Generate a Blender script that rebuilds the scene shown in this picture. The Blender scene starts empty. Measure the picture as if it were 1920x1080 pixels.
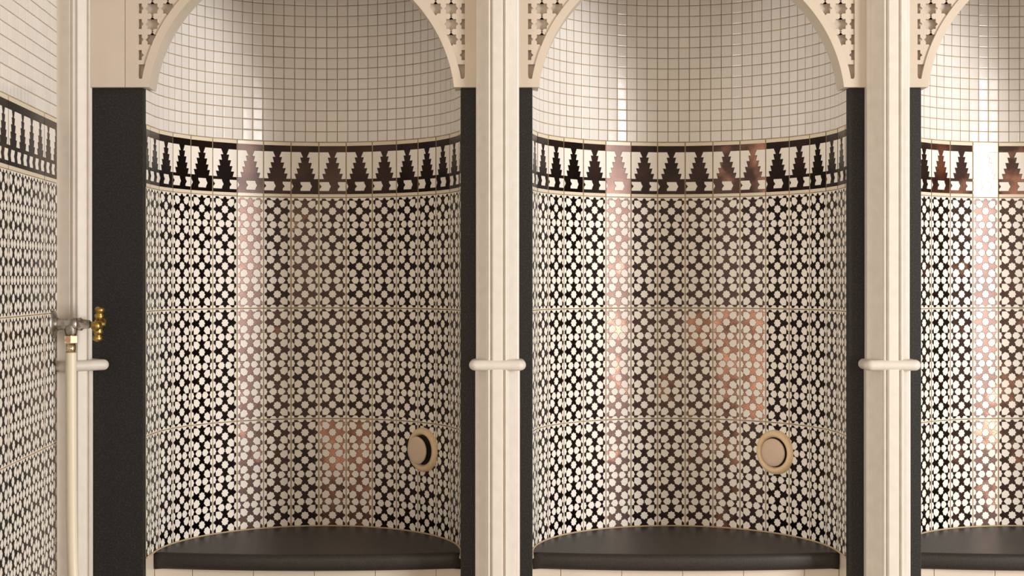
import bpy, math, random
from mathutils import Vector
random.seed(7)
C = bpy.context.scene.collection
P = 1/588.0                     # metres per wall-plane pixel of the survey
X0, H0, DC = 945.0, 525.0, 2667.0
def X(x): return (x-960)*P
def Z(l): return (1049.5-l)*P+0.45
def Y(d): return d*P
PI = math.pi

# ------------------------------------------------------------------ materials
def mat(name, col, rough=.5, metal=0., spec=.5, coat=0.):
    m = bpy.data.materials.new(name); m.use_nodes = True
    b = m.node_tree.nodes['Principled BSDF']
    b.inputs['Base Color'].default_value = (*col, 1)
    b.inputs['Roughness'].default_value = rough
    b.inputs['Metallic'].default_value = metal
    b.inputs['Specular IOR Level'].default_value = spec
    b.inputs['Coat Weight'].default_value = coat
    return m, m.node_tree, b
def noise(nt, scale, detail=3, rough=.5):
    tc = nt.nodes.new('ShaderNodeTexCoord'); n = nt.nodes.new('ShaderNodeTexNoise')
    n.inputs['Scale'].default_value = scale; n.inputs['Detail'].default_value = detail
    n.inputs['Roughness'].default_value = rough
    nt.links.new(tc.outputs['Object'], n.inputs['Vector']); return n
def ramp(nt, src, stops):
    r = nt.nodes.new('ShaderNodeValToRGB')
    e = r.color_ramp.elements
    while len(e) < len(stops): e.new(.5)
    for el, (p, c) in zip(e, stops): el.position = p; el.color = (*c, 1)
    nt.links.new(src, r.inputs['Fac']); return r
def bump(nt, b, src, strength, dist):
    u = nt.nodes.new('ShaderNodeBump'); u.inputs['Strength'].default_value = strength
    u.inputs['Distance'].default_value = dist
    nt.links.new(src, u.inputs['Height']); nt.links.new(u.outputs['Normal'], b.inputs['Normal'])

# cream gloss paint
M_cream, nt, b = mat('cream_paint', (.74, .655, .54), .42)
n = noise(nt, 6, 4); r = ramp(nt, n.outputs['Fac'], [(.3, (.565, .49, .405)), (.7, (.61, .53, .44))])
nt.links.new(r.outputs['Color'], b.inputs['Base Color']); bump(nt, b, n.outputs['Fac'], .15, .003)
# stone-like painted column
M_col, nt, b = mat('cream_column_paint', (.78, .70, .59), .4)
n = noise(nt, 30, 4); r = ramp(nt, n.outputs['Fac'], [(.3, (.645, .60, .54)), (.7, (.695, .65, .59))])
nt.links.new(r.outputs['Color'], b.inputs['Base Color']); bump(nt, b, n.outputs['Fac'], .1, .001)
# dark granite
def granite(name, a, c, rough):
    m, nt, b = mat(name, a, rough)
    n = noise(nt, 190, 3, .75); r = ramp(nt, n.outputs['Fac'], [(.35, a), (.5, tuple(v*1.5 for v in a)), (.68, c)])
    nt.links.new(r.outputs['Color'], b.inputs['Base Color']); b.inputs['Specular IOR Level'].default_value = .36; bump(nt, b, n.outputs['Fac'], .25, .0006)
    return m
M_gran = granite('dark_granite', (.006, .0055, .005), (.036, .033, .030), .6)
M_seat = granite('honed_dark_stone', (.018, .015, .0135), (.034, .029, .026), .42)
# white tiles
def tilemat(name, col, rough, vary=.03):
    m, nt, b = mat(name, col, rough)
    a = nt.nodes.new('ShaderNodeAttribute'); a.attribute_name = 'tone'
    r = ramp(nt, a.outputs['Fac'], [(0, tuple(v*(1-vary) for v in col)), (1, tuple(min(.9, v*(1+vary)) for v in col))])
    nt.links.new(r.outputs['Color'], b.inputs['Base Color'])
    n = noise(nt, 35, 2); bump(nt, b, n.outputs['Fac'], .12, .0015)
    return m
M_white = tilemat('white_glaze', (.87, .825, .755), .42)
M_mosaic = tilemat('white_mosaic_glaze', (.79, .76, .725), .17)
M_edge = tilemat('ivory_glaze', (.76, .67, .53), .3)
# lustre glaze of the dark figures: dark metal, from black to copper tile by tile
M_lustre, nt, b = mat('lustre_glaze', (.2, .1, .07), .24, 1.0)
a = nt.nodes.new('ShaderNodeAttribute'); a.attribute_name = 'tone'
n = noise(nt, 9, 3); ma = nt.nodes.new('ShaderNodeMath'); ma.operation = 'MULTIPLY_ADD'
nt.links.new(n.outputs['Fac'], ma.inputs[0]); ma.inputs[1].default_value = .7; nt.links.new(a.outputs['Fac'], ma.inputs[2])
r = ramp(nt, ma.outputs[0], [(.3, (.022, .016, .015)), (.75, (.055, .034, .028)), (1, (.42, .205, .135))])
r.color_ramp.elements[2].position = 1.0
nt.links.new(r.outputs['Color'], b.inputs['Base Color'])
n2 = noise(nt, 300, 3); bump(nt, b, n2.outputs['Fac'], .35, .0006)
M_line, _, _ = mat('dark_contour_glaze', (.025, .017, .014), .5)
# grout
M_grout, nt, b = mat('ochre_grout', (.36, .26, .145), .9)
n = noise(nt, 25, 4); r = ramp(nt, n.outputs['Fac'], [(.3, (.31, .225, .12)), (.7, (.45, .34, .20))])
nt.links.new(r.outputs['Color'], b.inputs['Base Color'])
M_plain, _, _ = mat('cream_wall_tile', (.66, .59, .49), .3)
M_seal, _, _ = mat('ochre_sealant', (.52, .40, .25), .6)
M_vent, nt, b = mat('yellowed_plastic', (.8, .6, .38), .45)
n = noise(nt, 40, 3); r = ramp(nt, n.outputs['Fac'], [(.3, (.78, .58, .35)), (.7, (.84, .64, .42))])
nt.links.new(r.outputs['Color'], b.inputs['Base Color'])
M_disc, _, _ = mat('beige_plastic', (.70, .54, .41), .5)
M_dark, _, _ = mat('duct_dark', (.012, .010, .008), .8)
M_chrome, nt, b = mat('worn_nickel', (.36, .34, .31), .38, 1.)
n = noise(nt, 60, 4); r = ramp(nt, n.outputs['Fac'], [(.4, (.30, .28, .25)), (.65, (.66, .62, .57))])
nt.links.new(r.outputs['Color'], b.inputs['Base Color'])
M_polish, _, _ = mat('polished_brass_nut', (.75, .62, .42), .18, 1.)
M_brass, nt, b = mat('aged_brass', (.48, .31, .09), .36, 1.)
n = noise(nt, 50, 4); r = ramp(nt, n.outputs['Fac'], [(.35, (.28, .18, .05)), (.65, (.60, .40, .13))])
nt.links.new(r.outputs['Color'], b.inputs['Base Color'])
M_hose, _, _ = mat('ivory_hose', (.74, .66, .52), .4)
M_floor, nt, b = mat('floor_stone', (.42, .37, .31), .35)
n = noise(nt, 5, 5); r = ramp(nt, n.outputs['Fac'], [(.3, (.36, .31, .25)), (.7, (.46, .41, .34))])
nt.links.new(r.outputs['Color'], b.inputs['Base Color'])

# ------------------------------------------------------------------ object helpers
def tag(o, label=None, cat=None, group=None, kind=None):
    if label: o['label'] = label
    if cat: o['category'] = cat
    if group: o['group'] = group
    if kind: o['kind'] = kind
    return o
def empty(name, loc, label, cat, group=None):
    o = bpy.data.objects.new(name, None); C.objects.link(o); o.location = loc; o.empty_display_size = .1
    return tag(o, label, cat, group)
def link(name, me, parent=None):
    o = bpy.data.objects.new(name, me); C.objects.link(o)
    if parent is not None:
        o.parent = parent
        o.matrix_parent_inverse.identity()
        # meshes are written in world coordinates: shift into the parent's frame
        me.transform(parent_inv(parent))
    return o
def parent_world(o):
    from mathutils import Matrix
    m = Matrix.LocRotScale(o.location, o.rotation_euler, o.scale)
    return parent_world(o.parent) @ m if o.parent else m
def parent_inv(o): return parent_world(o).inverted()
class MB:
    def __init__(s): s.v = []; s.f = []; s.m = []; s.t = []; s.sm = []
    def face(s, pts, mi=0, tone=.5, smooth=False):
        i = len(s.v); s.v += [tuple(p) for p in pts]
        s.f.append(tuple(range(i, i+len(pts)))); s.m.append(mi); s.t.append(tone); s.sm.append(smooth)
    def grid(s, rows, mi=0, closed=False, smooth=True, caps=(False, False)):
        i = len(s.v); n = len(rows[0])
        for r in rows: s.v += [tuple(p) for p in r]
        for a in range(len(rows)-1):
            for q in range(n if closed else n-1):
                q2 = (q+1) % n
                s.f.append((i+a*n+q, i+a*n+q2, i+(a+1)*n+q2, i+(a+1)*n+q)); s.m.append(mi); s.t.append(.5); s.sm.append(smooth)
        if caps[0]: s.f.append(tuple(i+k for k in range(n))[::-1]); s.m.append(mi); s.t.append(.5); s.sm.append(False)
        if caps[1]: s.f.append(tuple(i+(len(rows)-1)*n+k for k in range(n))); s.m.append(mi); s.t.append(.5); s.sm.append(False)
    def box(s, x0, x1, y0, y1, z0, z1, mi=0):
        p = [(x, y, z) for z in (z0, z1) for y in (y0, y1) for x in (x0, x1)]
        i = len(s.v); s.v += p
        for f in ((0,2,3,1), (4,5,7,6), (0,1,5,4), (2,6,7,3), (0,4,6,2), (1,3,7,5)):
            s.f.append(tuple(i+k for k in f)); s.m.append(mi); s.t.append(.5); s.sm.append(False)
    def build(s, name, mats, parent=None, bevel=0, recalc=False):
        me = bpy.data.meshes.new(name); me.from_pydata(s.v, [], s.f)
        for m in (mats if isinstance(mats, (list, tuple)) else [mats]): me.materials.append(m)
        me.polygons.foreach_set('material_index', s.m)
        me.polygons.foreach_set('use_smooth', s.sm)
        at = me.attributes.new('tone', 'FLOAT', 'FACE'); at.data.foreach_set('value', s.t)
        me.update()
        if recalc:
            import bmesh
            bm = bmesh.new(); bm.from_mesh(me); bmesh.ops.remove_doubles(bm, verts=bm.verts, dist=1e-6)
            bmesh.ops.recalc_face_normals(bm, faces=bm.faces); bm.to_mesh(me); bm.free()
        o = link(name, me, parent)
        if bevel:
            md = o.modifiers.new('bevel', 'BEVEL'); md.width = bevel; md.segments = 2; md.limit_method = 'ANGLE'; md.angle_limit = math.radians(40)
        return o
def lathe(mb, prof, origin, axis, n=32, mi=0, ref=None, smooth=True, caps=(False, False)):
    """prof: list of (radius, distance along axis)"""
    a = Vector(axis).normalized(); o = Vector(origin)
    u = a.orthogonal().normalized() if ref is None else Vector(ref).normalized(); w = a.cross(u)
    rows = [[o+a*d+(u*math.cos(2*PI*k/n)+w*math.sin(2*PI*k/n))*r for k in range(n)] for r, d in prof]
    mb.grid(rows, mi, True, smooth, caps)
def tube(mb, path, rad, n=14, mi=0, caps=(True, True)):
    pts = [Vector(p) for p in path]; rows = []; prev = None
    for i, p in enumerate(pts):
        t = (pts[min(i+1, len(pts)-1)]-pts[max(i-1, 0)]).normalized()
        if prev is None: u = t.orthogonal().normalized()
        else: u = (prev - t*prev.dot(t)).normalized()
        prev = u; w = t.cross(u); r = rad[i] if isinstance(rad, (list, tuple)) else rad
        rows.append([p+(u*math.cos(2*PI*k/n)+w*math.sin(2*PI*k/n))*r for k in range(n)])
    mb.grid(rows, mi, True, True, caps)
def smooth_path(pts, it=3):
    pts = [Vector(p) for p in pts]
    for _ in range(it):
        q = [pts[0]]
        for a, b in zip(pts, pts[1:]): q += [a*.75+b*.25, a*.25+b*.75]
        pts = q+[pts[-1]]
    return pts
def plate(name, outer, holes, y0, y1, mt, parent=None, bevel=0., axis='Y', off=(0, 0, 0)):
    """extrude a 2-D outline with holes; axis Y: points are (x, z) between y0 and y1; axis Z: points are (x, y)"""
    cu = bpy.data.curves.new(name, 'CURVE'); cu.dimensions = '2D'; cu.fill_mode = 'BOTH'
    cu.extrude = (y1-y0)/2
    for loop in [outer]+holes:
        s = cu.splines.new('POLY'); s.points.add(len(loop)-1); s.use_cyclic_u = True
        for p, (a, b_) in zip(s.points, loop): p.co = (a, b_, 0, 1)
    tmp = bpy.data.objects.new('tmp', cu); C.objects.link(tmp)
    bpy.context.view_layer.update()
    me = bpy.data.meshes.new_from_object(tmp.evaluated_get(bpy.context.evaluated_depsgraph_get()))
    bpy.data.objects.remove(tmp); bpy.data.curves.remove(cu)
    me.name = name
    for v in me.vertices:
        a, b_, c = v.co
        v.co = (a, (y0+y1)/2 - c, b_) if axis == 'Y' else (a, b_, (y0+y1)/2 + c)
    me.materials.clear(); me.materials.append(mt)
    for p in me.polygons: p.material_index = 0; p.use_smooth = False
    me.update()
    o = link(name, me, parent)
    if bevel:
        md = o.modifiers.new('bevel', 'BEVEL'); md.width = bevel; md.segments = 2; md.limit_method = 'ANGLE'; md.angle_limit = math.radians(50)
    return o

# ------------------------------------------------------------------ niche plan curve
R, S, U = 297.5, 70.0, 58.8
def plan(xc, L):
    """point on the niche curve at arc length L (survey units): (x, depth)"""
    if L < S: return (xc-R, L)
    if L > S+PI*R: return (xc+R, max(0, 2*S+PI*R-L))
    t = (L-S)/R - PI/2
    return (xc+R*math.sin(t), S+R*math.cos(t))
LT = 2*S+PI*R
ZT = 17.0                      # slab thickness: tiles start here
L_BAND0, L_BAND1 = 231.7, 349.0
L_ROWS = [349.0, 584.6, 820.2, 1055.8]
L_SEAT = 1049.5

def star(cx, cy, ro, ri, n=8, rot=0):
    return [(cx+(ro if k % 2 == 0 else ri)*math.cos(rot+PI*k/n), cy+(ro if k % 2 == 0 else ri)*math.sin(rot+PI*k/n)) for k in range(2*n)]
DIAG = [(-.368, -.372), (-.20, -.376), (-.088, -.252), (-.122, -.205), (-.125, -.158), (-.148, -.142), (-.158, -.125), (-.205, -.122), (-.252, -.088), (-.376, -.20)]
EDGE = [(0, -.30), (.07, -.245), (.118, -.195), (.118, -.075), (.072, -.055), (.035, -.018), (0, -.026), (-.035, -.018), (-.072, -.055), (-.118, -.075), (-.118, -.195), (-.07, -.245)]
def clip(poly, x0, x1, y0, y1):
    for ax, lim, sgn in ((0, x0, 1), (0, x1, -1), (1, y0, 1), (1, y1, -1)):
        out = []
        for a, b_ in zip(poly, poly[1:]+poly[:1]):
            ia, ib = sgn*(a[ax]-lim) >= 0, sgn*(b_[ax]-lim) >= 0
            if ia: out.append(a)
            if ia != ib:
                t = (lim-a[ax])/(b_[ax]-a[ax]); out.append((a[0]+(b_[0]-a[0])*t, a[1]+(b_[1]-a[1])*t))
        poly = out
        if len(poly) < 3: return []
    # drop duplicates
    q = []
    for p in poly:
        if not q or abs(p[0]-q[-1][0])+abs(p[1]-q[-1][1]) > 1e-6: q.append(p)
    return q if len(q) >= 3 else []
def grow(poly, d):
    """outline pushed outward by d"""
    n = len(poly); ar = sum(poly[i][0]*poly[(i+1) % n][1]-poly[(i+1) % n][0]*poly[i][1] for i in range(n)); s = 1 if ar > 0 else -1
    out = []
    for i in range(n):
        a, b_, c = poly[i-1], poly[i], poly[(i+1) % n]
        e1 = (b_[0]-a[0], b_[1]-a[1]); e2 = (c[0]-b_[0], c[1]-b_[1])
        l1 = math.hypot(*e1) or 1; l2 = math.hypot(*e2) or 1
        nx, ny = s*(e1[1]/l1+e2[1]/l2), s*-(e1[0]/l1+e2[0]/l2)
        q = max((nx*nx+ny*ny)/2, .5)
        out.append((b_[0]+nx*d/q, b_[1]+ny*d/q))
    return out
def whites(nu, nv):
    out = []
    for i in range(nu):
        for j in range(nv):
            cx, cy = i+.5, j+.5
            out.append(star(cx, cy, .148, .118))
            for sx in (1, -1):
                for sy in (1, -1):
                    out.append([(cx+sx*a, cy+sy*b_) for a, b_ in DIAG])
    for i in range(nu+1):
        for j in range(nv+1):
            out.append(star(i, j, .150, .122, rot=PI/8) if False else star(i, j, .148, .125))
            if j < nv:
                for s in (1, -1): out.append([(i+a, j+.5+s*b_) for a, b_ in EDGE])
            if i < nu:
                for s in (1, -1): out.append([(i+.5+s*b_, j+a) for a, b_ in EDGE])
    return out
# stepped-tree border tile (unit wide, 0..1 from top)
HALF = [(0, .181), (.345, .181), (.425, .275), (.325, .275), (.375, .373), (.25, .373), (.305, .475), (.19, .475), (.25, .571), (.125, .571), (.18, .666), (0, .666)]
def chev(x, y0=.722, y1=.882):
    ym = (y0+y1)/2; w = .34
    return [(x, y0), (x+w, y0), (x+w+.015, y0+.03), (x+w+.07, ym), (x+w+.015, y1-.03), (x+w, y1), (x, y1), (x, y1-.035), (x+.075, ym), (x, y0+.035)]
def band_whites(nu, parity):
    out = []; edges = []
    for i in range(nu):
        out.append([(i+a, b_) for a, b_ in HALF]); out.append([(i+1-a, b_) for a, b_ in HALF][::-1])
    k0 = parity*1.0
    for k in range(-2, int((nu+2)/.6667)+3):
        x = k*.6667 + (.03 if parity == 0 else .03+.333-.022)
        out.append(chev(x))
    edges.append([(0, .006), (nu, .006), (nu, .066), (0, .066)]); edges.append([(0, .943), (nu, .943), (nu, .996), (0, .996)])
    return out, edges
G = .021                       # half grout joint in tile units
def lay(mb, pmap, ua, ub, va, vb, nu, nv, design, tone, edges=(), margin=.038):
    """one tile: dark lustre ground, white figures standing 0.3 mm proud, joint left open around"""
    jt = (random.uniform(-1, 1)*.0006, random.uniform(-1, 1)*.0009)
    def p(u, v, o): return pmap(u, v, o + jt[0]*(u-nu/2) + jt[1]*(v-nv/2)/max(nv, 1))
    a0 = ua+G if ua > 0.001 else G; a1 = ub-G; v0 = va+G; v1 = vb-G if vb > nv-.01 else vb
    mb.face([p(a0, v0, 0), p(a1, v0, 0), p(a1, v1, 0), p(a0, v1, 0)], 1, tone)
    # tile edge sides
    for q in (((a0, v0), (a1, v0)), ((a1, v0), (a1, v1)), ((a1, v1), (a0, v1)), ((a0, v1), (a0, v0))):
        mb.face([p(*q[0], 0), p(*q[0], -.0018), p(*q[1], -.0018), p(*q[1], 0)], 2, .5)
    wt = random.random()
    for w in design:
        c = clip(list(w), a0, a1, v0, v1)
        if c: mb.face([p(x, y, .0003) for x, y in c], 0, wt)
        c = clip(grow(list(w), .013), a0, a1, v0, v1)
        if c: mb.face([p(x, y, .00012) for x, y in c], 3, .5)
    for w in edges:
        c = clip(list(w), a0, a1, v0, v1)
        if c: mb.face([p(x, y, .0004) for x, y in c], 2, wt)
    if margin:
        for w in (((0, 0), (margin, 0), (margin, nv), (0, nv)), ((nu-margin, 0), (nu, 0), (nu, nv), (nu-margin, nv)),
                  ((0, 0), (nu, 0), (nu, margin), (0, margin)), ((0, nv-margin), (nu, nv-margin), (nu, nv), (0, nv))):
            c = clip(list(w), a0, a1, v0, v1)
            if c: mb.face([p(x, y, .00036) for x, y in c], 0, wt)
def small_tile(mb, p00, p10, lv0, lv1, nrm, tone, cush=.0005):
    """little glazed mosaic tile with chamfered rim"""
    a = Vector(p00); d = Vector(p10)-a; n = Vector(nrm)
    jx, jz = random.uniform(-1, 1)*.00018, random.uniform(-1, 1)*.00018
    def q(s, t, o): return a+d*s+Vector((0, 0, Z(lv0)+(Z(lv1)-Z(lv0))*t))+n*(o+jx*(s-.5)+jz*(t-.5))
    g = .038; e = .10
    outer = [(g, g), (1-g, g), (1-g, 1-g), (g, 1-g)]; inner = [(e, e), (1-e, e), (1-e, 1-e), (e, 1-e)]
    mb.face([q(s, t, cush) for s, t in inner], 0, tone)
    for k in range(4):
        k2 = (k+1) % 4
        mb.face([q(*outer[k], 0), q(*outer[k2], 0), q(*inner[k2], cush), q(*inner[k], cush)], 0, tone)
        mb.face([q(*outer[k], -.0016), q(*outer[k2], -.0016), q(*outer[k2], 0), q(*outer[k], 0)], 0, tone)
TOPLV = -170.0

COPPER_SHEEN = {567: {(7, 0): .34, (8, -1): .26, (9, -1): .28, (10, -1): .2, (6, 1): .3, (9, 1): .3, (10, 1): .36, (8, 2): .42, (9, 2): .5, (5, 0): .3, (5, 1): .3, (5, 2): .34, (6, 2): .3, (10, 2): .3},  # glaze variation plus reflected highlights and copper sheen, set as tile colour
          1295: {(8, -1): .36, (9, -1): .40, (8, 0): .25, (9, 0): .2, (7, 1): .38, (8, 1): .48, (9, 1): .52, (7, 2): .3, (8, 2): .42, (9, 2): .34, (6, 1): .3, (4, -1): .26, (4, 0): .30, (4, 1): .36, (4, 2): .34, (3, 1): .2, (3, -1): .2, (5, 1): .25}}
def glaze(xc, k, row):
    """lustre tone of one tile, fired colour with reflected sheen painted in: 0 near black .. .65 copper"""
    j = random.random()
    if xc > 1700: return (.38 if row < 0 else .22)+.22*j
    return COPPER_SHEEN[xc].get((k, row), .16*j*j)
def niche(xc, phase, parity0, label, vent_label):
    root = empty('tiled_niche', (X(xc), Y(S), Z(L_SEAT)), label, 'tiled niche', None)
    # grout bed behind all the tiles
    bed = MB(); cols = []
    N = 64; rows = []
    for lv in (1260, TOPLV):
        row = []
        for k in range(N+1):
            L = ZT+(LT-2*ZT)*k/N; x, d = plan(xc, L)
            row.append((x, d))
        rows.append([(X(xc)+(X(x)-X(xc))*(1+.0013/(R*P)), Y(S)+(Y(d)-Y(S))*(1+.0013/(R*P)) if d > S else Y(d), Z(lv)) for x, d in row])
    bed.grid(rows, 0)
    bed.build('grout_bed', M_grout, root)
    # columns of cut strip tiles
    st = MB(); bd = MB()
    k0 = math.floor((ZT-phase)/U)
    k = k0
    starD = whites(1, 4)
    while True:
        La, Lb = phase+k*U, phase+(k+1)*U
        if La >= LT-ZT: break
        ca, cb = max(La, ZT), min(Lb, LT-ZT)
        ua, ub = (ca-La)/U, (cb-La)/U
        if cb-ca > 4:
            pa, pb = plan(xc, ca), plan(xc, cb)
            A = Vector((X(pa[0]), Y(pa[1]), 0)); B = Vector((X(pb[0]), Y(pb[1]), 0))
            d = (B-A); nn = Vector((d.y, -d.x, 0)).normalized()
            for ri in range(3):
                l0 = L_ROWS[ri]
                def pm(u, v, o, A=A, d=d, nn=nn, ua=ua, ub=ub, l0=l0):
                    return A+d*((u-ua)/(ub-ua))+nn*o+Vector((0, 0, Z(l0+v*U*1.0017)))
                vb = 4 if ri < 2 else (L_SEAT-2-l0)/U
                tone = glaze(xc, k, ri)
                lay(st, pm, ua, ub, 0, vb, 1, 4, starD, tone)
            par = (k+parity0) % 2
            dw, de = band_whites(1, par)
            def pm2(u, v, o, A=A, d=d, nn=nn, ua=ua, ub=ub):
                return A+d*((u-ua)/(ub-ua))+nn*o+Vector((0, 0, Z(L_BAND0+v*(L_BAND1-L_BAND0))))
            # band: v runs 0..1 over two units
            jt = random.uniform(-1, 1)*.0009
            tone = glaze(xc, k, -1); wt = random.random()
            a0, a1 = (ua+G if ua > .001 else G), ub-G
            f = lambda x, y, o: pm2(x, y, o+jt*(x-.5))
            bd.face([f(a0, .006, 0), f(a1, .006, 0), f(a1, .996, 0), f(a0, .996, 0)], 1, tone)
            for w in dw:
                c = clip(list(w), a0, a1, 0, 1)
                if c: bd.face([f(x, y, .0003) for x, y in c], 0, wt)
                c = clip([(x, y) for x, y in grow([(x, y*2) for x, y in w], .013)], a0, a1, 0, 2)
                if c: bd.face([f(x, y/2, .00012) for x, y in c], 3, .5)
            for w in de:
                c = clip(list(w), a0, a1, 0, 1)
                if c: bd.face([f(x, y, .0004) for x, y in c], 2, wt)
        k += 1
    st.build('star_patterned_tiles', [M_white, M_lustre, M_edge, M_line], root)
    o = bd.build('stepped_border', [M_white, M_lustre, M_edge, M_line], root); o['label'] = 'dark and white border of stepped trees'
    # small mosaic above
    mo = MB(); n = 46; pitch = (LT-2*ZT)/n; vp = 22.35
    zs = L_BAND0-.5
    j = 0
    while zs-(j+1)*vp > TOPLV:
        l1, l0 = zs-j*vp, zs-(j+1)*vp
        for i in range(n):
            pa, pb = plan(xc, ZT+i*pitch), plan(xc, ZT+(i+1)*pitch)
            A = Vector((X(pa[0]), Y(pa[1]), 0)); B = Vector((X(pb[0]), Y(pb[1]), 0)); d = B-A
            small_tile(mo, A, B, l0, l1, Vector((d.y, -d.x, 0)).normalized(), random.random())
        j += 1
    mo.build('white_mosaic', [M_mosaic], root)
    topz = Z(zs-j*vp)
    # half dome closing the niche
    dm = MB(); rows = []
    for a in range(9):
        ph = a/8*PI/2; row = []
        for k in range(33):
            L = ZT+(LT-2*ZT)*k/32; x, d = plan(xc, L)
            row.append((X(xc)+(X(x)-X(xc))*math.cos(ph), Y(ZT)+(Y(d)-Y(ZT))*math.cos(ph), topz+math.sin(ph)*.35))
        rows.append(row)
    dm.grid(rows, 0); dm.build('half_dome', M_mosaic, root)
    # sealant bead along the seat
    sb = MB(); path = []
    for k in range(81):
        L = ZT+(LT-2*ZT)*k/80; x, d = plan(xc, L)
        s_ = (R-2)/R
        path.append((X(xc+(x-xc)*s_), Y(S+(d-S)*s_ if d > S else d), Z(L_SEAT-.5)))
    tube(sb, path, .0034, 8); sb.build('sealant_bead', M_seal, root)
    # riser below the seat, large cream tiles
    rs = MB(); xx0, xx1 = xc-R+1, xc+R-1; w = 117.6
    first = {0: 343.5, 1: 1054.5, 2: 1775}[min(2, int(xc > 900)+int(xc > 1700))]
    e = [xx0]+[first+w*k for k in range(6) if xx0+6 < first+w*k < xx1-6]+[xx1]
    for a, b_ in zip(e, e[1:]):
        for (t0, t1) in ((1074, 1191), (1193, 1310)):
            rs.box(X(a)+.0011, X(b_)-.0011, Y(78), Y(80), Z(t1), Z(t0))
    rs.build('riser_tiles', M_plain, root, bevel=.0008)
    rb = MB(); rb.box(X(xx0), X(xx1), Y(79.2), Y(84), 0, Z(1072)); rb.build('riser_grout', M_grout, root)
    # plain jamb tile either side, below the patterned field
    for sx in (-1, 1):
        jb = MB()
        xa, xb = xc+sx*(R-.6), xc+sx*(R+1)
        jb.box(X(min(xa, xb)), X(max(xa, xb)), Y(ZT), Y(S+10), 0, Z(L_SEAT+1))
        jb.build('jamb_tile', M_plain, root)
    return root

niche(567, 50, 0, 'left tiled wall niche, dimmest of the three, nearest the brass tap', '')
niche(1295, 162, 1, 'middle tiled wall niche between the two fluted columns', '')
niche(2022, 338, 1, 'brightest tiled wall niche, cut off by the right edge of the photo', '')

# ------------------------------------------------------------------ masonry behind
zt = 3.0
front = Y(ZT)+.0005
out = [(X(60), Y(560)), (X(60), front)]
for xc in (567, 1295, 2022):
    K = 48
    Rb = R+4
    out.append((X(xc-Rb), front))
    for k in range(K+1):
        t = -PI/2+PI*k/K; out.append((X(xc+Rb*math.sin(t)), Y(S+Rb*math.cos(t))))
    out.append((X(xc+Rb), front))
out += [(X(2700), front), (X(2700), Y(560))]
wb = plate('wall_back', out, [], 0, zt, M_cream, axis='Z'); tag(wb, kind='structure')
fl = MB(); fl.box(X(-700), X(2700), -4.2, Y(560), -.1, 0); tag(fl.build('floor', M_floor), kind='structure')

m = MB(); m.box(X(-700), X(2700), -4.2, Y(560), 3.0, 3.1); tag(m.build('ceiling', M_cream), kind='structure')

# ------------------------------------------------------------------ granite pilaster slabs
PZ = Z(165)
for x0, x1, lab in ((134, 269.5, 'broad dark granite slab between corner pilaster and left niche'),
                    (863.5, 998.5, 'dark granite pier slab behind the fluted column near the middle of the photo'),
                    (1590.5, 1727.5, 'dark granite pier slab behind the right-hand fluted column')):
    m = MB(); m.box(X(x0), X(x1), 0, Y(ZT), 0, PZ)
    tag(m.build('granite_slab', M_gran, bevel=.0025), lab, 'stone slab', 'dark granite slabs between the niches')

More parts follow.
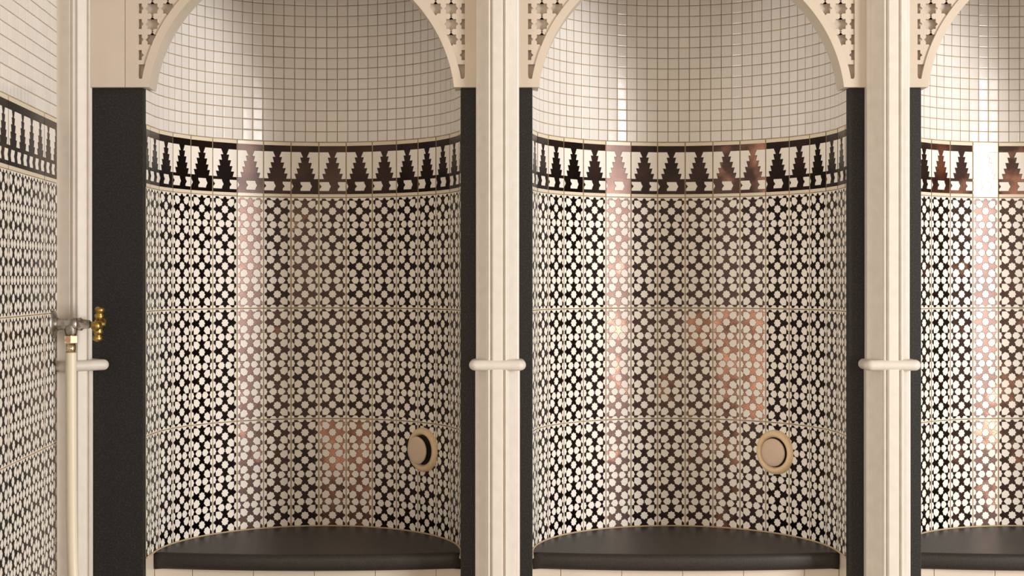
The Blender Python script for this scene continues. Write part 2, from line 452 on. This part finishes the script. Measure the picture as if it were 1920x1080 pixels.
# ------------------------------------------------------------------ arch panels with fretwork
ATOP = -175.0; AC = 200.0; RA = 287.0; RO = 302.0
def arc(xc, r, l_from_side, n=40, side=-1, l_end=None):
    """points of circle centre (xc, AC) radius r from level l_from_side up towards the apex on one side"""
    a0 = math.asin((AC-l_from_side)/r); a1 = PI/2 if l_end is None else math.asin(min(1, (AC-l_end)/r))
    return [(xc+side*r*math.cos(a0+(a1-a0)*k/n), AC-r*math.sin(a0+(a1-a0)*k/n)) for k in range(n+1)]
def arch_panel(xc, wl, wr, label):
    root = empty('arch_panel', (X(xc), -.02, PZ), label, 'arch panel', 'cream arch panels over the niches')
    XZ = lambda pts: [(X(a), Z(b_)) for a, b_ in pts]
    arch = arc(xc, RA, 165, 48, -1)+arc(xc, RA, 165, 48, 1)[::-1][1:]
    outer = [(xc-wl, 165)]+arch+[(xc+wr, 165), (xc+wr, ATOP), (xc-wl, ATOP)]
    holes = []
    for s in (-1, 1):
        ar = arc(xc, RO, 149, 36, s, l_end=-98)
        ar = [p for p in ar if s*(p[0]-xc) > 12]
        h = [(xc+s*305, 143), (xc+s*304.2, 147.5), (xc+s*301.5, 149.5)] + ar + [(xc+s*12, ATOP+26), (xc+s*305, ATOP+26)]
        holes.append(h)
    plate('arch_frame', XZ(outer), [XZ(h) for h in holes], -.020, .003, M_cream, root, bevel=.0012)
    ob = [(xc-wl+1, 165.3)]+arc(xc, RA+.6, 165.3, 48, -1)+arc(xc, RA+.6, 165.3, 48, 1)[::-1][1:]+[(xc+wr-1, 165.3), (xc+wr-1, ATOP), (xc-wl+1, ATOP)]
    plate('arch_soffit', XZ(ob), [], .003, .026, M_cream, root)
    ob2 = [(xc-R+1.2, 163)]+arc(xc, RA+.6, 165.3, 48, -1)+arc(xc, RA+.6, 165.3, 48, 1)[::-1][1:]+[(xc+R-1.2, 163), (xc+R-1.2, TOPLV), (xc-R+1.2, TOPLV)]
    plate('arch_return', XZ(ob2), [], .026, .080, M_cream, root)
    # fretwork lattice plates
    g = 29.0
    for s in (-1, 1):
        lat_out = [(xc+s*309, 122)]+arc(xc, RO-7, 122, 36, s, l_end=-92)+[(xc+s*6, ATOP+22), (xc+s*309, ATOP+22)]
        lh = []
        for i in range(0, 11):
            for j in range(-13, 6):
                cx = xc+s*(308.2-g*i); cy = 17.6+g*j
                rr = math.hypot(cx-xc, cy-AC)
                if rr < RO+2 or cy < ATOP+26: continue
                if s*(cx-xc) < 24 or cy > 118: continue
                hole = star(cx, cy, 13.2, 10.0, 8)
                # clip against plate edges
                hole2 = []
                for (a, b_) in hole:
                    a = xc+s*min(s*(a-xc), 307.2)
                    q = math.hypot(a-xc, b_-AC)
                    if q < RO-4: f = (RO-4)/q; a, b_ = xc+(a-xc)*f, AC+(b_-AC)*f
                    hole2.append((a, b_))
                lh.append(hole2)
                # little diamond slot in the joint under each star
                if i > 0 and math.hypot(cx-xc, cy+g/2-AC) > RO+6:
                    lh.append([(cx, cy+g/2-2.0), (cx+2.6, cy+g/2), (cx, cy+g/2+2.0), (cx-2.6, cy+g/2)] if False else
                              [(cx-1.1, cy+g/2-1.9), (cx+1.1, cy+g/2-1.9), (cx+2.2, cy+g/2), (cx+1.1, cy+g/2+1.9), (cx-1.1, cy+g/2+1.9), (cx-2.2, cy+g/2)])
        plate('star_fretwork', XZ(lat_out), [XZ(h) for h in lh], -.0150, -.0065, M_cream, root)
    return root
arch_panel(567, 329, 364.5, 'cream arched panel with star fretwork over the left niche')
arch_panel(1295, 362.5, 363.5, 'cream arched panel with star fretwork over the middle niche')
arch_panel(2022, 362.5, 364, 'cream arched panel with star fretwork over the right niche, partly out of frame')
m = MB(); m.box(X(134), X(237), -.0195, .028, PZ, Z(ATOP))
tag(m.build('trim_1', M_cream, bevel=.001), kind='structure')
m = MB(); m.box(X(134), X(2386), -.02, .03, Z(ATOP)+.001, 3.0); tag(m.build('trim_2', M_cream), kind='structure')

# ------------------------------------------------------------------ fluted columns
PROF = [(-40, -2), (-40.3, 15), (-39.2, 18.5), (-37, 19.5), (-35.3, 21.5), (-33.8, 21.2), (-32.6, 22.6), (-20.8, 42), (-20, 43.3), (-18.6, 43.6),
        (-18.2, 48), (-17.2, 50.6), (-15.4, 51.6), (-13.8, 50.6), (-13.2, 47.6), (-11.4, 46.2), (-10.2, 48.2), (-9.4, 51.6), (-8.2, 52.9)]
PROF = PROF+[(-a, b_) for a, b_ in PROF[::-1]]
def column(loc, rotz, label, reach=58):
    root = empty('fluted_column', loc, label, 'column', None)
    def shaft(name, z0, z1, k):
        m = MB()
        pr = PROF
        rows = [[(a*k*P+0, -b_*k*P, z) for a, b_ in pr] for z in (z0, z1)]
        i = len(m.v)
        m.grid(rows, 0, True, False, (True, True))
        me_o = m.build(name, M_col, None, recalc=True)
        me_o.parent = root
        md = me_o.modifiers.new('bevel', 'BEVEL'); md.width = .0008; md.segments = 2; md.limit_method = 'ANGLE'; md.angle_limit = math.radians(25)
        return me_o
    zc = Z(682)
    shaft('upper_shaft', zc+.004, 2.95, 1.0)
    shaft('lower_shaft', 0, zc-.004, 1.035)
    m = MB()
    f = reach-10
    pth = smooth_path([(-42*P, 0.004, 0), (-42*P, -f*.45*P, 0), (-43*P, -f*.86*P, 0), (-41*P, -f*P, 0), (-36*P, -f*P, 0), (36*P, -f*P, 0), (41*P, -f*P, 0), (43*P, -f*.86*P, 0), (42*P, -f*.45*P, 0), (42*P, .004, 0)], 3)
    pth = [p+Vector((0, 0, zc)) for p in pth]
    tube(m, pth, 10*P, 20)
    o = m.build('collar', M_col); o.parent = root
    m = MB(); inn = [(a*1.03, b_*1.02) for a, b_ in PROF]
    pl = [(-41, -2), (-41, f-4), (-34, f+2), (34, f+2), (41, f-4), (41, -2)]
    rows = [[(a*P, -b_*P, z) for a, b_ in pl] for z in (zc-.0075, zc+.0075)]
    m.grid(rows, 0, True, False, (True, True)); o = m.build('collar_plate', M_col, None, recalc=True); o.parent = root
    root.rotation_euler = (0, 0, rotz)
    return root
column((X(933), -.0005, 0), 0, 'fluted cream column between the left and middle niches')
column((X(1661), -.0005, 0), 0, 'fluted cream column between the middle and right niches')

# ------------------------------------------------------------------ left wall (runs towards the camera)
ax_, ay_ = 131.4, -78.0         # survey coords of its far end
bx_, by_ = 156.4, -393.0
A = Vector((X(ax_), Y(ay_), 0)); B = Vector((X(bx_), Y(by_), 0)); dl = (B-A).normalized(); A2 = A
nl = Vector((-dl.y, dl.x, 0)); nl = nl if nl.x > 0 else -nl
LU = U*P
# arc coordinate t from far end (metres); cell columns counted from far end
st = MB(); D4 = whites(4, 4)
g0 = -2.38*LU                        # first full-tile joint sits behind the far end; pattern runs on
WL = 9.62*LU
n = 0; t0 = g0+0
while t0 < WL:
    ta, tb = max(t0, 0), t0+4*LU
    if tb > 0:
        for ri in range(-0, 4):
            l0 = L_ROWS[0]+235.6*ri
            if ri == 3 and Z(l0) < 0: continue
            # u runs away from the camera's left: mirrored so the plan stays consistent
            ua, ub = (ta-t0)/LU, 4.0
            def pm(u, v, o, t0=t0, l0=l0):
                return A+dl*(t0+u*LU)+nl*o+Vector((0, 0, Z(l0+v*U*1.0017)))
            # whites need per-cell tone: split ground in 4 columns for lustre variation
            lay(st, pm, ua, ub, 0, 4, 4, 4, D4, random.random()*.35)
    t0 += 4*LU
wall = MB()
th = .12
wl = A+dl*WL*1.0
q0, q1 = A-nl*.004, A+dl*WL-nl*.004
cnr = [(q0.x, q0.y), (q1.x, q1.y), (q1.x-th, q1.y), (q0.x-th-.06, Y(ZT)+.0), (q0.x-.001, Y(ZT)-.001)]
wl_o = plate('wall_left', [(q0.x, q0.y), (q1.x, q1.y), (q1.x-th, q1.y), (X(60), -.0), (q0.x-.003, 0)], [], 0, 3.0, M_cream, axis='Z')
tag(wl_o, kind='structure')
lr = empty('tiled_wall_facing', (A.x, A.y, 0), 'tiled side wall at the left edge of the photo, running towards the viewer', 'wall tiling')
st.build('star_patterned_tiles', [M_white, M_lustre, M_edge, M_line], lr)
bd = MB(); t0 = g0
while t0 < WL:
    ua = max(0, -t0/LU); dw, de = band_whites(4, 0)
    a0, a1 = (ua+G), 4-G
    def f(u, v, o, t0=t0): return A+dl*(t0+u*LU)+nl*o+Vector((0, 0, Z(L_BAND0+v*(L_BAND1-L_BAND0))))
    bd.face([f(a0, .006, 0), f(a1, .006, 0), f(a1, .996, 0), f(a0, .996, 0)], 1, random.random()*.4)
    for w in dw:
        c = clip(list(w), a0, a1, 0, 1)
        if c: bd.face([f(x, y, .0003) for x, y in c], 0, .5)
    for w in de:
        c = clip(list(w), a0, a1, 0, 1)
        if c: bd.face([f(x, y, .0004) for x, y in c], 2, .5)
    t0 += 4*LU
o = bd.build('stepped_border', [M_white, M_lustre, M_edge, M_line], lr); o['label'] = 'dark and white border of stepped trees'
mo = MB(); vp = 22.35; pt = 22.0*P; j = 0
while L_BAND0-(j+1)*vp > TOPLV:
    l1, l0 = L_BAND0-.5-j*vp, L_BAND0-.5-(j+1)*vp
    for i in range(int(WL/pt)):
        pa = A+dl*(i*pt); pb = A+dl*((i+1)*pt)
        small_tile(mo, pb, pa, l0, l1, nl, random.random())
    j += 1
mo.build('white_mosaic', [M_mosaic], lr)
bed = MB(); pA, pB = A-nl*.0013, A+dl*WL-nl*.0013
bed.face([pA, pB, pB+Vector((0, 0, Z(TOPLV))), pA+Vector((0, 0, Z(TOPLV)))], 0); bed.build('grout_bed', M_grout, lr)

# corner pilaster on the left wall, same moulding turned to face right
column((X(945-812), Y(-18), 0), PI/4, 'fluted cream corner pilaster beside the tap', reach=68)

# ------------------------------------------------------------------ seats
def bench(xc, label, cut=()):
    pts_top = []
    # back curve then front bow
    Rb = R-3
    back = [(xc+Rb*math.sin(-PI/2+PI*k/60), S+Rb*math.cos(-PI/2+PI*k/60)) for k in range(61)]
    fr = []
    for k in range(1, 40):
        s_ = 1-2*k/40; fr.append((xc+Rb*s_, 45+(S-45)*s_*s_))
    m = MB()
    T = 32.0
    # section across the nose: (inset from front, level below top)
    nose = [(9, 0), (5, .6), (2.2, 3.0), (.6, 7), (0, 13), (0, 20), (.8, 26), (3, 30), (7, 32)]
    def ring(ins, dz):
        r_ = []
        for (a, b_) in back: r_.append((X(a), Y(b_), Z(L_SEAT+dz)))
        for (a, b_) in fr: r_.append((X(xc+(a-xc)*(1-.0*ins)), Y(b_+ins), Z(L_SEAT+dz)))
        return r_
    rows = [ring(i_, d_) for i_, d_ in nose]
    m.grid(rows, 0, True, True, (False, False))
    m.face(rows[0], 0); m.face(rows[-1][::-1], 0)
    o = m.build('stone_bench', M_seat, None, recalc=True)
    return tag(o, label, 'bench', 'dark stone benches in the niches')
bench(567, 'dark stone seat slab with rounded front edge in the left niche')
bench(1295, 'dark stone seat slab with rounded front edge in the middle niche')
bench(2022, 'dark stone seat slab in the right niche, cut off by the photo edge')

# ------------------------------------------------------------------ round vents
def vent(xc, th_, lv, label, shift=0., open_=0.):
    sx, sd = xc+(R-1.5)*math.sin(th_), S+(R-1.5)*math.cos(th_)
    o = Vector((X(sx), Y(sd), Z(lv))); nrm = Vector((-math.sin(th_), -math.cos(th_), 0))
    root = empty('air_vent', o, label, 'air vent', 'round vents low in the niches')
    m = MB()
    pr = [(30.5, -1), (30.5, 2), (31.2, 5.5), (33.5, 8.6), (36.5, 10), (40, 9.6), (43, 7.6), (45.2, 4.6), (46, 1.5), (46, -3)]
    lathe(m, [(a*P, b_*P) for a, b_ in pr], o, nrm, 48); m.build('ring', M_vent, root)
    m = MB(); lathe(m, [(31.5*P, 3.8*P), (26*P, 3.4*P), (.01*P, 3.2*P)], o, nrm, 40, smooth=False); m.build('throat', M_dark, root)
    side = Vector((nrm.y, -nrm.x, 0))
    c = o+side*shift*P
    m = MB(); q = 10+open_
    pr = [(5, 0), (5, q-6), (20, q-5), (27, q-3), (28.6, q), (28.4, q+1.6), (27, q+2.8), (20, q+3.6), (10, q+4), (.05, q+4.1)]
    lathe(m, [(a*P, b_*P) for a, b_ in pr], c, nrm, 44); m.build('disc', M_disc, root)
    return root
vent(567, .80, 876, 'round yellowed air vent with offset disc in the left niche', 0, 9)
vent(1295, .80, 881, 'round yellowed air vent with centred disc in the middle niche', 0, -1)

# ------------------------------------------------------------------ tap and hose
tw = .105/ LU * LU                     # distance along left wall from its far end
tp = A+dl*.055; tz = Z(604.5)
tap = empty('wall_tap', (tp.x, tp.y, tz), 'old wall tap with brass cross handle on the tiled left wall', 'tap')
O = Vector((tp.x, tp.y, tz)); N_ = Vector((1, 0, 0)); N_ = nl
def on(d, z=0, s=0): return O+N_*(d*P)+Vector((0, 0, z*P))+dl*(s*P)
m = MB(); lathe(m, [(26, .3), (26, 1.5), (24, 3.6), (19, 5.4), (13, 8), (11.5, 9.5), (.1, 9.5)], O, N_, 40) if False else None
m = MB(); lathe(m, [(a*P, b_*P) for a, b_ in [(26, .2), (26, 1.6), (24, 3.6), (19, 5.6), (13, 7.6), (11.5, 9)]], O, N_, 40); m.build('flange', M_chrome, tap)
m = MB(); lathe(m, [(a*P, b_*P) for a, b_ in [(10.5, 4), (10.5, 32), (12, 34), (12.6, 41), (10, 45)]], O, N_, 28, caps=(False, True))
lathe(m, [(a*P, b_*P) for a, b_ in [(12.5, 2), (11.5, 10), (10, 17), (9, 20)]], on(32, 0), (0, 0, -1), 28, caps=(False, True))
m.build('valve_body', M_chrome, tap)
m = MB(); lathe(m, [(a*P, b_*P) for a, b_ in [(11.4, 45), (12.4, 47), (12.4, 50), (9.8, 53), (9, 55), (8, 64), (7.4, 66)]], O, N_, 6, smooth=False, caps=(True, True)); m.build('bonnet_nut', M_chrome, tap)
m = MB(); lathe(m, [(a*P, b_*P) for a, b_ in [(4.6, 64), (4.6, 76)]], O, N_, 16, caps=(True, True)); spin = m.build('spindle', M_chrome, tap)
m = MB(); lathe(m, [(a*P, b_*P) for a, b_ in [(11.5, 20), (12.5, 21), (12.5, 33.5), (11.5, 34.5)]], on(32, 0), (0, 0, -1), 6, smooth=False, caps=(True, True)); m.build('outlet_nut', M_polish, tap)
m = MB(); lathe(m, [(a*P, b_*P) for a, b_ in [(8.4, 34), (8.4, 53)]], on(32, 0), (0, 0, -1), 24, caps=(True, True)); m.build('outlet_stub', M_polish, tap)
h = MB(); hc = on(81)
lathe(h, [(a*P, b_*P) for a, b_ in [(5, -7), (8.5, -6), (10.2, -2), (10.2, 3), (8, 6.5), (5, 8), (4, 11.5), (.1, 12.2)]], hc, N_, 28)
for k in range(4):
    an = math.radians(83+90*k)
    dr = (Vector((0, 0, 1))*math.sin(an)+dl*math.cos(an)).normalized()
    if k in (0, 2): dr = (dr + N_*(.10 if k == 0 else -.10)).normalized()
    lathe(h, [(a*P, b_*P) for a, b_ in [(4.5, 2), (6.6, 8), (8.6, 13), (8.4, 16), (6.2, 19), (6.2, 20.5), (8.2, 23), (8.8, 27), (7.4, 30), (3.5, 31.6), (.1, 32)]], hc, dr, 20)
hb = h.build('cross_handle', M_brass, spin); hb['label'] = 'brass cross handle'
m = MB(); b0 = on(32, -51)
hp = [b0, b0+Vector((.000, 0, -.08)), b0+Vector((.001, -.0, -.35)), b0+Vector((.003, -.002, -.55)), b0+Vector((.01, -.01, -.72)), b0+Vector((.04, -.03, -.80)), b0+Vector((.12, -.08, -.845)), b0+Vector((.25, -.12, Z(1049.5)*0-b0.z+.0+.0135))]
hp = [Vector((p.x, p.y, max(p.z, .0125))) for p in hp]
tube(m, smooth_path(hp, 3), 9.9*P, 20)
ho = m.build('shower_hose', M_hose); tag(ho, 'ivory rubber hose hanging straight down from the wall tap', 'hose')

# ------------------------------------------------------------------ light
def area(name, loc, target, sx, sz, power, col):
    l = bpy.data.lights.new(name, 'AREA'); l.shape = 'RECTANGLE'; l.size = sx; l.size_y = sz; l.energy = power; l.color = col
    o = bpy.data.objects.new(name, l); C.objects.link(o); o.location = loc
    o.rotation_euler = (Vector(target)-Vector(loc)).to_track_quat('-Z', 'Y').to_euler()
    return o
area('window_daylight', (6.7, -5.3, 1.75), (.5, .2, 1.3), 1.6, 3.2, 640, (1, .97, .94))
area('right_soft_fill', (4.9, -3.3, 1.5), (.9, .1, 1.2), 3.0, 2.4, 45, (1, .97, .93))  # added soft fill, brightens the right side; no window known here
area('front_fill', (0, -8.5, 1.3), (.6, 0, 1.2), 12, 2.6, 200, (1, .85, .68))  # added broad fill behind the camera, lifts the niche interiors
area('left_bounce_fill', (-3.6, -3.1, 1.2), (.8, .2, 1.0), 1.0, 1.6, 85, (1, .93, .85))  # added lamp standing in for light bounced off the left wall
w = bpy.data.worlds.new('world'); bpy.context.scene.world = w; w.use_nodes = True
bg = w.node_tree.nodes['Background']; bg.inputs['Color'].default_value = (1, .80, .61, 1); bg.inputs['Strength'].default_value = .42

# ------------------------------------------------------------------ camera
cam = bpy.data.cameras.new('camera'); co = bpy.data.objects.new('camera', cam); C.objects.link(co)
cam.sensor_width = 36; cam.lens = DC/1920*36
co.location = (X(X0), -DC*P, Z(H0)); co.rotation_euler = (PI/2, 0, 0)
cam.shift_x = (960-X0)/1920; cam.shift_y = -(540-H0)/1920
cam.dof.use_dof = True; cam.dof.focus_distance = DC*P+.15; cam.dof.aperture_fstop = 5.6
sc = bpy.context.scene; sc.camera = co
sc.view_settings.view_transform = 'Standard'; sc.view_settings.look = 'None'
sc.view_settings.exposure = -.2; sc.view_settings.gamma = 1; sc.view_settings.use_curve_mapping = False
